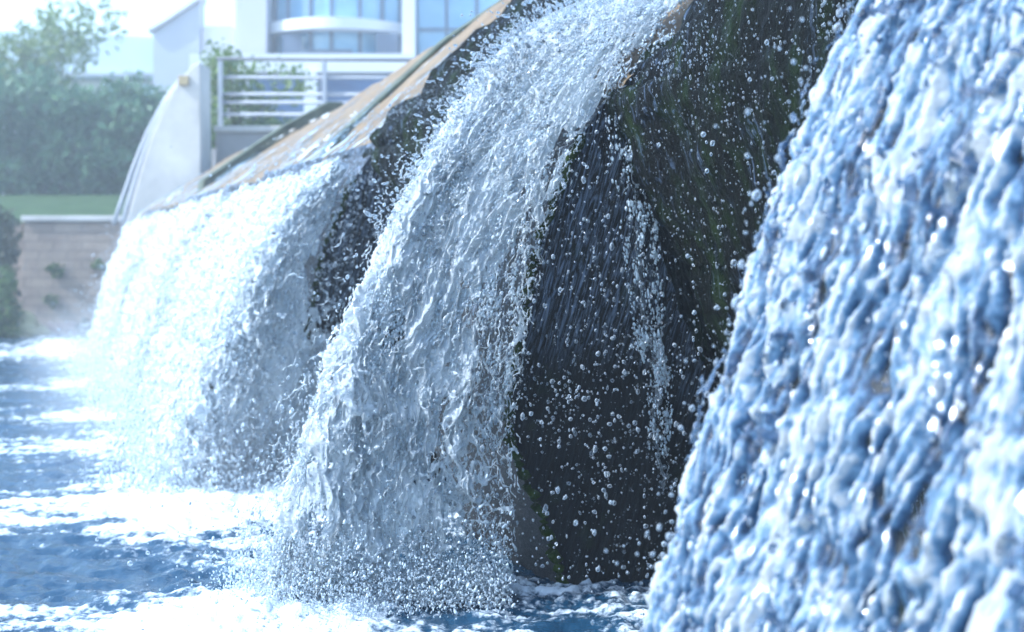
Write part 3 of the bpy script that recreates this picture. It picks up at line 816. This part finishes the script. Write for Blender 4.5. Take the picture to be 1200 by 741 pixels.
tag(lump('mossy_rock', -10.3, 29.3, .05, .75, .5, .46, M['rock'], 1), 'rounded yellow green mossy rock at the waterline, left of the falls', 'rock')
tag(lump('reddish_rock', -9.5, 29.8, -.02, .4, .35, .30, M['rock2'], 2.2), 'small reddish rock at the foot of the stone retaining wall', 'rock')
tag(lump('dark_rock', -8.75, 29.6, .02, .35, .3, .32, M['moss'], 3.1), 'small dark wet rock between the wall foot and the far fall', 'rock')

# ------------------------------------------------------------------ pier and railing
pier = empty('end_pier', W(-5.6, 25, 0))
tag(pier, 'tall pale concrete pier with a curved edge at the far end of the weir', 'pier')
edge = [(-6.72, 2.2), (-6.62, 2.6), (-6.45, 3.2), (-6.25, 3.8), (-6.0, 4.35), (-5.75, 4.75), (-5.55, 4.98)]
MB().poly_prism(edge + [(-5.42, 5.02), (-5.40, 2.0), (-6.8, 2.0)], 24.75, 25.6, lambda p, q, t: W(p, t, q)).build('pier_wall', M['pier'], pier, .03)
for off, rad in ((-.10, .055), (-.26, .04)):
    MB().tube([W(r + off * (1 - i * .16), 24.9, z) for i, (r, z) in enumerate(edge[:6])], rad, 8).build('guide_rail', M['steel'], pier, smooth=True)
MB().box(-5.80, -5.62, 24.69, 24.745, 4.62, 4.78).build('warning_plate', simple('orange_paint', (.42, .33, .18), .5, .1), pier, .01)
dk = empty('deck_wall', W(-3, 26.4, 0))
tag(dk, 'low grey concrete deck wall carrying the railing', 'wall')
MB().box(-5.36, 6, 25.7, 26.9, -.6, 3.88).build('wall', M['deck'], dk, .03)
MB().box(-5.38, 6, 25.64, 26.95, 3.884, 4.0).build('coping', M['pier'], dk, .02)
ra = empty('railing', W(-3, 26, 4.0))
tag(ra, 'grey metal railing with dark top rail in front of the office building', 'railing')
for r in (-5.33, -3.43, -1.5, .4, 2.3): MB().box(r - .04, r + .04, 25.96, 26.04, 4.0, 5.22).build('post', M['steel'], ra, .008)
MB().tube([W(-5.4, 26, 5.26), W(3, 26, 5.20)], .035, 8).build('top_rail', M['dsteel'], ra, smooth=True)
for z in (4.93, 4.62, 4.47, 4.25): MB().tube([W(-5.35, 26.06, z), W(3, 26.06, z - .03)], .032, 8).build('rail', M['steel'], ra, smooth=True)

# ------------------------------------------------------------------ office building
S_ = 52 / 1667.
def px(x): return (x - 600) * S_
def pz(y): return CAM_H + (310 - y) * S_
ob = empty('office_building', W(-5, 54, 3.7))
tag(ob, 'white and glass office building with a curved balcony floor', 'building')
MB().box(px(276), px(312), 52, 62, 3.7, 22).build('wall', M['render'], ob)
MB().box(px(312), px(490), 54.4, 62, 3.7, 22).build('core_wall', M['gable'], ob)


def arc(r0, r1, d_end, bulge, n=24):
    out_ = []
    for i in range(n + 1):
        t_ = i / n
        out_.append((r0 + (r1 - r0) * t_, d_end - bulge * math.sin(math.pi * (.06 + .88 * t_))))
    return out_


def bayband(name, z0, z1, r0, r1, d_end, bulge, mat, back=54.39):
    a = arc(r0, r1, d_end, bulge)
    return MB().poly_prism(a + [(r1, back), (r0, back)], z0, z1, lambda p, q, t: W(p, q, t)).build(name, mat, ob)


for fl_, (z0, z1) in enumerate(((9.0, 10.06), (10.46, 13.1), (13.5, 16.1))):
    bayband('window_band', z0, z1, px(316), px(466), 53.6, 1.2, M['glass'])
    a = arc(px(316), px(466), 53.57, 1.2, 36)
    for k in (0, 4, 11, 17, 25, 31, 36):
        m = MB(); m.box(a[k][0] - .06, a[k][0] + .06, a[k][1] - .07, a[k][1] + .03, z0, z1); m.build('mullion', M['frame'], ob)
    bayband('balcony_slab', z1 + .003, z1 + .397, px(300), px(476), 53.4, 2.0, M['white'])
for x0, x1, z0, z1 in ((330, 352, 9.0, 9.95), (352, 412, 9.0, 9.38), (440, 466, 9.0, 10.0)):
    MB().box(px(x0), px(x1), 52.15, 52.24, z0, z1).build('spandrel_panel', M['frame'], ob)
MB().box(px(472), px(487), 51.6, 52.4, 3.7, 22).build('pillar', M['white'], ob)
MB().box(px(488), px(760), 53, 62, 3.7, 22).build('glass_wall', M['glass'], ob)
for x in (522, 558, 594, 640): MB().box(px(x) - .05, px(x) + .05, 52.93, 52.997, 3.7, 22).build('mullion', M['frame'], ob)
for z in (8.6, 10.2, 11.8, 13.4): MB().box(px(489), px(760), 52.90, 52.96, z, z + .08).build('transom', M['frame'], ob)
MB().box(px(232), px(486), 50.6, 51.5, 8.35, 9.0).build('parapet', M['white'], ob)
MB().box(px(232), px(486), 50.9, 51.5, 3.7, 8.347).build('podium_wall', M['render'], ob)
for x0, x1 in ((300, 362), (380, 470)):
    w_ = MB().box(px(x0), px(x1), 50.80, 50.895, 6.2, 8.25).build('window', M['dglass'], ob)
    for z in (6.9, 7.6):
        b_ = MB().box(px(x0), px(x1), 50.74, 50.795, z, z + .07).build('glazing_bar', M['frame'], w_); b_.location = (0, 0, 0)
MB().box(px(364), px(378), 50.3, 50.89, 3.7, 8.345).build('column', M['white'], ob)

lb = empty('low_building', W(-17, 64, 3.6))
tag(lb, 'long pale blue low building behind the hedge, washed out by glare', 'building')
s2 = 62 / 1667.
q = lambda x: (x - 600) * s2
zz = lambda y: CAM_H + (310 - y) * s2
MB().poly_prism([(q(-320), zz(88)), (q(192), zz(90)), (q(192), zz(45)), (q(100), zz(39)), (q(-320), zz(28))], 62, 72, lambda p, h, t: W(p, t, h)).build('fascia', M['fascia'], lb)
MB().box(q(-320), q(215), 63, 72, 3.6, zz(91)).build('wall', M['white'], lb)
for x in (118, 158): MB().box(q(x), q(x + 30), 62.9, 62.997, zz(125), zz(96)).build('window', M['glass'], lb)
MB().box(q(-320), q(192), 61.7, 61.995, zz(90), zz(86)).build('gutter', M['gable'], lb)
gb = empty('gabled_building', W(-14, 60, 3.6))
tag(gb, 'grey gabled block between the long low building and the office building', 'building')
MB().poly_prism([(q(193), 3.6), (q(246), 3.6), (q(246), zz(12)), (q(205), zz(40)), (q(193), zz(46))], 60, 60.9, lambda p, h, t: W(p, t, h)).build('gable_wall', M['gable'], gb)
MB().poly_prism([(q(188), zz(47)), (q(205), zz(38)), (q(248), zz(9)), (q(248), zz(6)), (q(204), zz(35)), (q(188), zz(44))], 59.8, 61, lambda p, h, t: W(p, t, h)).build('roof', M['render'], gb)
MB().box(q(247), q(280), 60.3, 61.2, 3.6, zz(38)).build('side_wing', M['white'], gb)


# ------------------------------------------------------------------ plants
def leaves(name, blobs, n, size, mat, parent, seed, gap=.0):
    rg = np.random.default_rng(seed)
    b = np.array(blobs, float); vol = b[:, 3] * b[:, 4] * b[:, 5]
    i = rg.choice(len(b), n, p=vol / vol.sum())
    dr = rg.normal(0, 1, (n, 3)); dr /= np.linalg.norm(dr, axis=1, keepdims=True)
    rad = rg.uniform(.25, 1, n) ** .45 * (1 + .18 * rg.normal(0, 1, n))
    o = dr * rad[:, None] * b[i, 3:6]
    clump = fbm(o[:, 0] * 2.2 + i * 7, o[:, 2] * 2.2 + o[:, 1] * 1.3, 3, seed)
    k = clump > -.22 + gap
    o = o[k]; i = i[k]; dr = dr[k]; clump = clump[k]; n = len(o)
    c = np.array([W(*p) for p in (b[i, :3] + o)]) if parent is None or True else 0
    a = rg.normal(0, 1, (n, 3)); a /= np.linalg.norm(a, axis=1, keepdims=True)
    t_ = np.cross(a, rg.normal(0, 1, (n, 3))); t_ /= np.linalg.norm(t_, axis=1, keepdims=True)
    s = size * rg.uniform(.6, 1.4, n)[:, None]
    V = np.stack([c - a * s, c + t_ * s * .45, c + a * s, c - t_ * s * .45], 1)
    hue = np.clip(.5 + .35 * clump + rg.normal(0, .2, n), 0, 1)
    F = np.arange(n * 4).reshape(n, 4)
    return link_mesh(name, np_mesh(name, V.reshape(-1, 3), F, {'hue': np.repeat(hue, 4)}), mat, parent, False)


def plant(name, label, cat, r, d, z, h, wd, n, mat, seed, group=None, size=.09, trunk=False, gap=0.):
    rg = random.Random(seed)
    e = empty(name, W(r, d, z)); tag(e, label, cat, group)
    blobs = []
    z0 = h * (.35 if trunk else .02)
    for k in range(9 if trunk else 7):
        blobs.append((r + rg.uniform(-.34, .34) * wd, d + rg.uniform(-.3, .3) * wd, z + z0 + (h - z0) * rg.uniform(.2, .82), wd * rg.uniform(.2, .34), wd * rg.uniform(.2, .3), (h - z0) * rg.uniform(.16, .28)))
    if not trunk:
        for k in range(5): blobs.append((r + (-.4 + .2 * k) * wd, d - .1, z + h * .16, wd * .22, wd * .2, h * .2))
    m = MB()
    top = z + h * .6
    m.tube([W(r, d, z - .3), W(r + .04 * wd, d, z + h * .3), W(r - .02 * wd, d, top)], [.035 * h ** .5 + .02, .03 * h ** .5, .012], 7)
    for b in blobs:
        m.tube([W(r, d, z + h * (.25 if trunk else .1)), W((r + b[0]) / 2, (d + b[1]) / 2, (z + b[2]) / 2 + .1), W(b[0], b[1], b[2])], [.02 * h ** .5, .014, .006], 5)
    m.build('trunk' if trunk else 'stems', M['bark'], e, smooth=True)
    leaves('crown' if trunk else 'foliage', blobs, n, size, mat, e, seed, gap)
    return e


hd = [(-15.6, 41, 3.6, 2.9, 'tallest dark shrub at the left end of the hedge row'), (-14.4, 42, 4.2, 2.6, 'dark shrub below the pale feathery tree'), (-13.2, 41.5, 3.6, 2.4, 'dark rounded shrub in the middle of the hedge row'),
      (-12.1, 42, 3.7, 2.4, 'dark shrub just left of the windows of the low building'), (-11.0, 41.6, 3.4, 2.3, 'dark low shrub second from the concrete pier'), (-9.9, 42.2, 3.7, 2.4, 'dark shrub at the right end of the hedge row beside the pier')]
for i, (r, d, h, wd, lab) in enumerate(hd):
    plant('shrub', lab, 'shrub', r, d, 3.45, h, wd * 1.25, 5200, M['leafd'], 40 + i, 'dark shrubs in a row above the lawn', .14)
plant('tree', 'pale green feathery tree rising above the dark hedge in front of the low building', 'tree', -15.3, 46, 3.6, 7.0, 4.6, 4200, M['leafl'], 60, None, .14, True, .12)
plant('bush', 'olive bush hanging at the left end of the stone wall', 'bush', -10.85, 29.6, -.2, 3.7, 1.1, 3600, M['leafo'], 61, None, .08)
plant('bush', 'low green bush at the waterline by the mossy rock', 'bush', -10.45, 29.0, -.1, 1.5, .8, 2200, M['leafm'], 62, None, .07)
plant('bush', 'light green leafy bush behind the metal railing', 'bush', -5.6, 29.0, 3.7, 2.1, 2.3, 4200, M['leafl'], 63, None, .08)
plant('bush', 'low green bush on the terrace behind the lower rails', 'bush', -5.0, 28.6, 3.6, 1.0, 1.5, 1500, M['leafm'], 64, None, .07)
for i, (r, z, lab) in enumerate(((-9.9, 1.4, 'small tuft of leaves in the middle of the retaining wall'), (-10.0, .75, 'small tuft of leaves low on the left of the retaining wall'), (-8.9, 1.5, 'small tuft of leaves on the retaining wall near the far fall'))):
    e = empty('wall_plant', W(r, 30.7, z)); tag(e, lab, 'plant', 'plants growing out of the stone wall')
    leaves('foliage', [(r, 30.7, z, .2, .12, .12), (r + .12, 30.7, z - .1, .15, .1, .1)], 160, .05, M['leafm'], e, 80 + i)

# ------------------------------------------------------------------ haze added in place of veiling sun glare
HAZE = .0050
hz = MB(); hz.box(-70, 70, -12, 100, -1.9, 24)
t = NT('glare_haze')
vol = t.n('ShaderNodeVolumePrincipled', inp={'Color': (.93, .97, 1, 1), 'Density': HAZE, 'Anisotropy': .62}).outputs[0]
ho = hz.build('haze', t.end(None, vol)); ho.display_type = 'BOUNDS'
tag(ho, 'thin haze added in place of sun glare, washing out the far bank', 'haze', None, 'stuff')

ms = MB()
ms.poly_prism([(-.6, 7.2), (2.6, 7.2), (2.9, 24.5), (.6, 24.5)], .02, 1.5, lambda p, q, t: (p, q, t))
t = NT('fall_mist'); p = t.pos()
xyz = t.n('ShaderNodeSeparateXYZ', inp={0: p}).outputs
hz_ = t.n('ShaderNodeMapRange', interpolation_type='SMOOTHSTEP', inp={0: xyz[2], 1: 1.45, 2: .0, 3: 0., 4: 1.}).outputs[0]
lx = t.math('SUBTRACT', xyz[0], t.math('MULTIPLY', xyz[1], .05))
ex = t.n('ShaderNodeMapRange', interpolation_type='SMOOTHSTEP', inp={0: t.math('ABSOLUTE', t.math('SUBTRACT', lx, .95)), 1: 1.1, 2: .1, 3: 0., 4: 1.}).outputs[0]
ey = t.n('ShaderNodeMapRange', interpolation_type='SMOOTHSTEP', inp={0: xyz[1], 1: 7.4, 2: 9.2, 3: 0., 4: 1.}).outputs[0]
nn_ = t.n('ShaderNodeMapRange', inp={0: t.noise(p, 1.6, 3, .6), 1: .35, 2: .7, 3: .15, 4: 1.}).outputs[0]
den = t.math('MULTIPLY', t.math('MULTIPLY', t.math('MULTIPLY', hz_, hz_), t.math('MULTIPLY', ex, ey)), t.math('MULTIPLY', nn_, .20))
mo_ = ms.build('mist', t.end(None, t.n('ShaderNodeVolumePrincipled', inp={'Color': (.95, .98, 1, 1), 'Density': den, 'Anisotropy': .4}).outputs[0]))
tag(mo_, 'white mist drifting low along the foot of the far falls', 'mist', None, 'stuff')

# ------------------------------------------------------------------ light
SUN_AZ, SUN_EL = math.radians(102), math.radians(43)      # azimuth to the left of the view
fx, fyv = SN * math.cos(SUN_AZ) - CS * math.sin(SUN_AZ), CS * math.cos(SUN_AZ) + SN * math.sin(SUN_AZ)
sd = Vector((fx * math.cos(SUN_EL), fyv * math.cos(SUN_EL), math.sin(SUN_EL)))
L = bpy.data.lights.new('sun', 'SUN'); L.energy = 2.5; L.angle = math.radians(.53); L.color = (1, .97, .93)
lo = bpy.data.objects.new('sun', L); COL.objects.link(lo); lo.rotation_euler = sd.to_track_quat('Z', 'Y').to_euler()
wd = bpy.data.worlds.new('World'); scene.world = wd; wd.use_nodes = True
wt = wd.node_tree; wt.nodes.clear()
sk = wt.nodes.new('ShaderNodeTexSky'); sk.sky_type = 'NISHITA'; sk.sun_disc = False
sk.sun_elevation = SUN_EL; sk.sun_rotation = math.atan2(sd.x, sd.y); sk.air_density = 1.3; sk.dust_density = 1.6
bg = wt.nodes.new('ShaderNodeBackground'); bg.inputs[1].default_value = .15
wo = wt.nodes.new('ShaderNodeOutputWorld')
wt.links.new(sk.outputs[0], bg.inputs[0]); wt.links.new(bg.outputs[0], wo.inputs[0])

# ------------------------------------------------------------------ camera
cd = bpy.data.cameras.new('camera'); cam = bpy.data.objects.new('camera', cd); COL.objects.link(cam)
cam.location = (0, 0, CAM_H); cam.rotation_euler = (math.radians(90), 0, -TH)
cd.sensor_width = 36; cd.lens = 50.0; cd.shift_y = -.0504; cd.clip_end = 2000; cd.clip_start = .05
cd.dof.use_dof = True; cd.dof.focus_distance = 5.35; cd.dof.aperture_fstop = 2.3
scene.camera = cam
vs = scene.view_settings
vs.view_transform = 'Standard'; vs.look = 'None'; vs.use_white_balance = True; vs.white_balance_temperature = 5550; vs.white_balance_tint = 6
vs.exposure = 1.6; vs.gamma = 1
c = scene.cycles
c.max_bounces = 8; c.transparent_max_bounces = 16; c.volume_bounces = 1; c.transmission_bounces = 4; c.diffuse_bounces = 3; c.glossy_bounces = 3
c.volume_max_steps = 128; c.volume_step_rate = 3.0
c.caustics_reflective = False; c.caustics_refractive = False; c.sample_clamp_indirect = 6
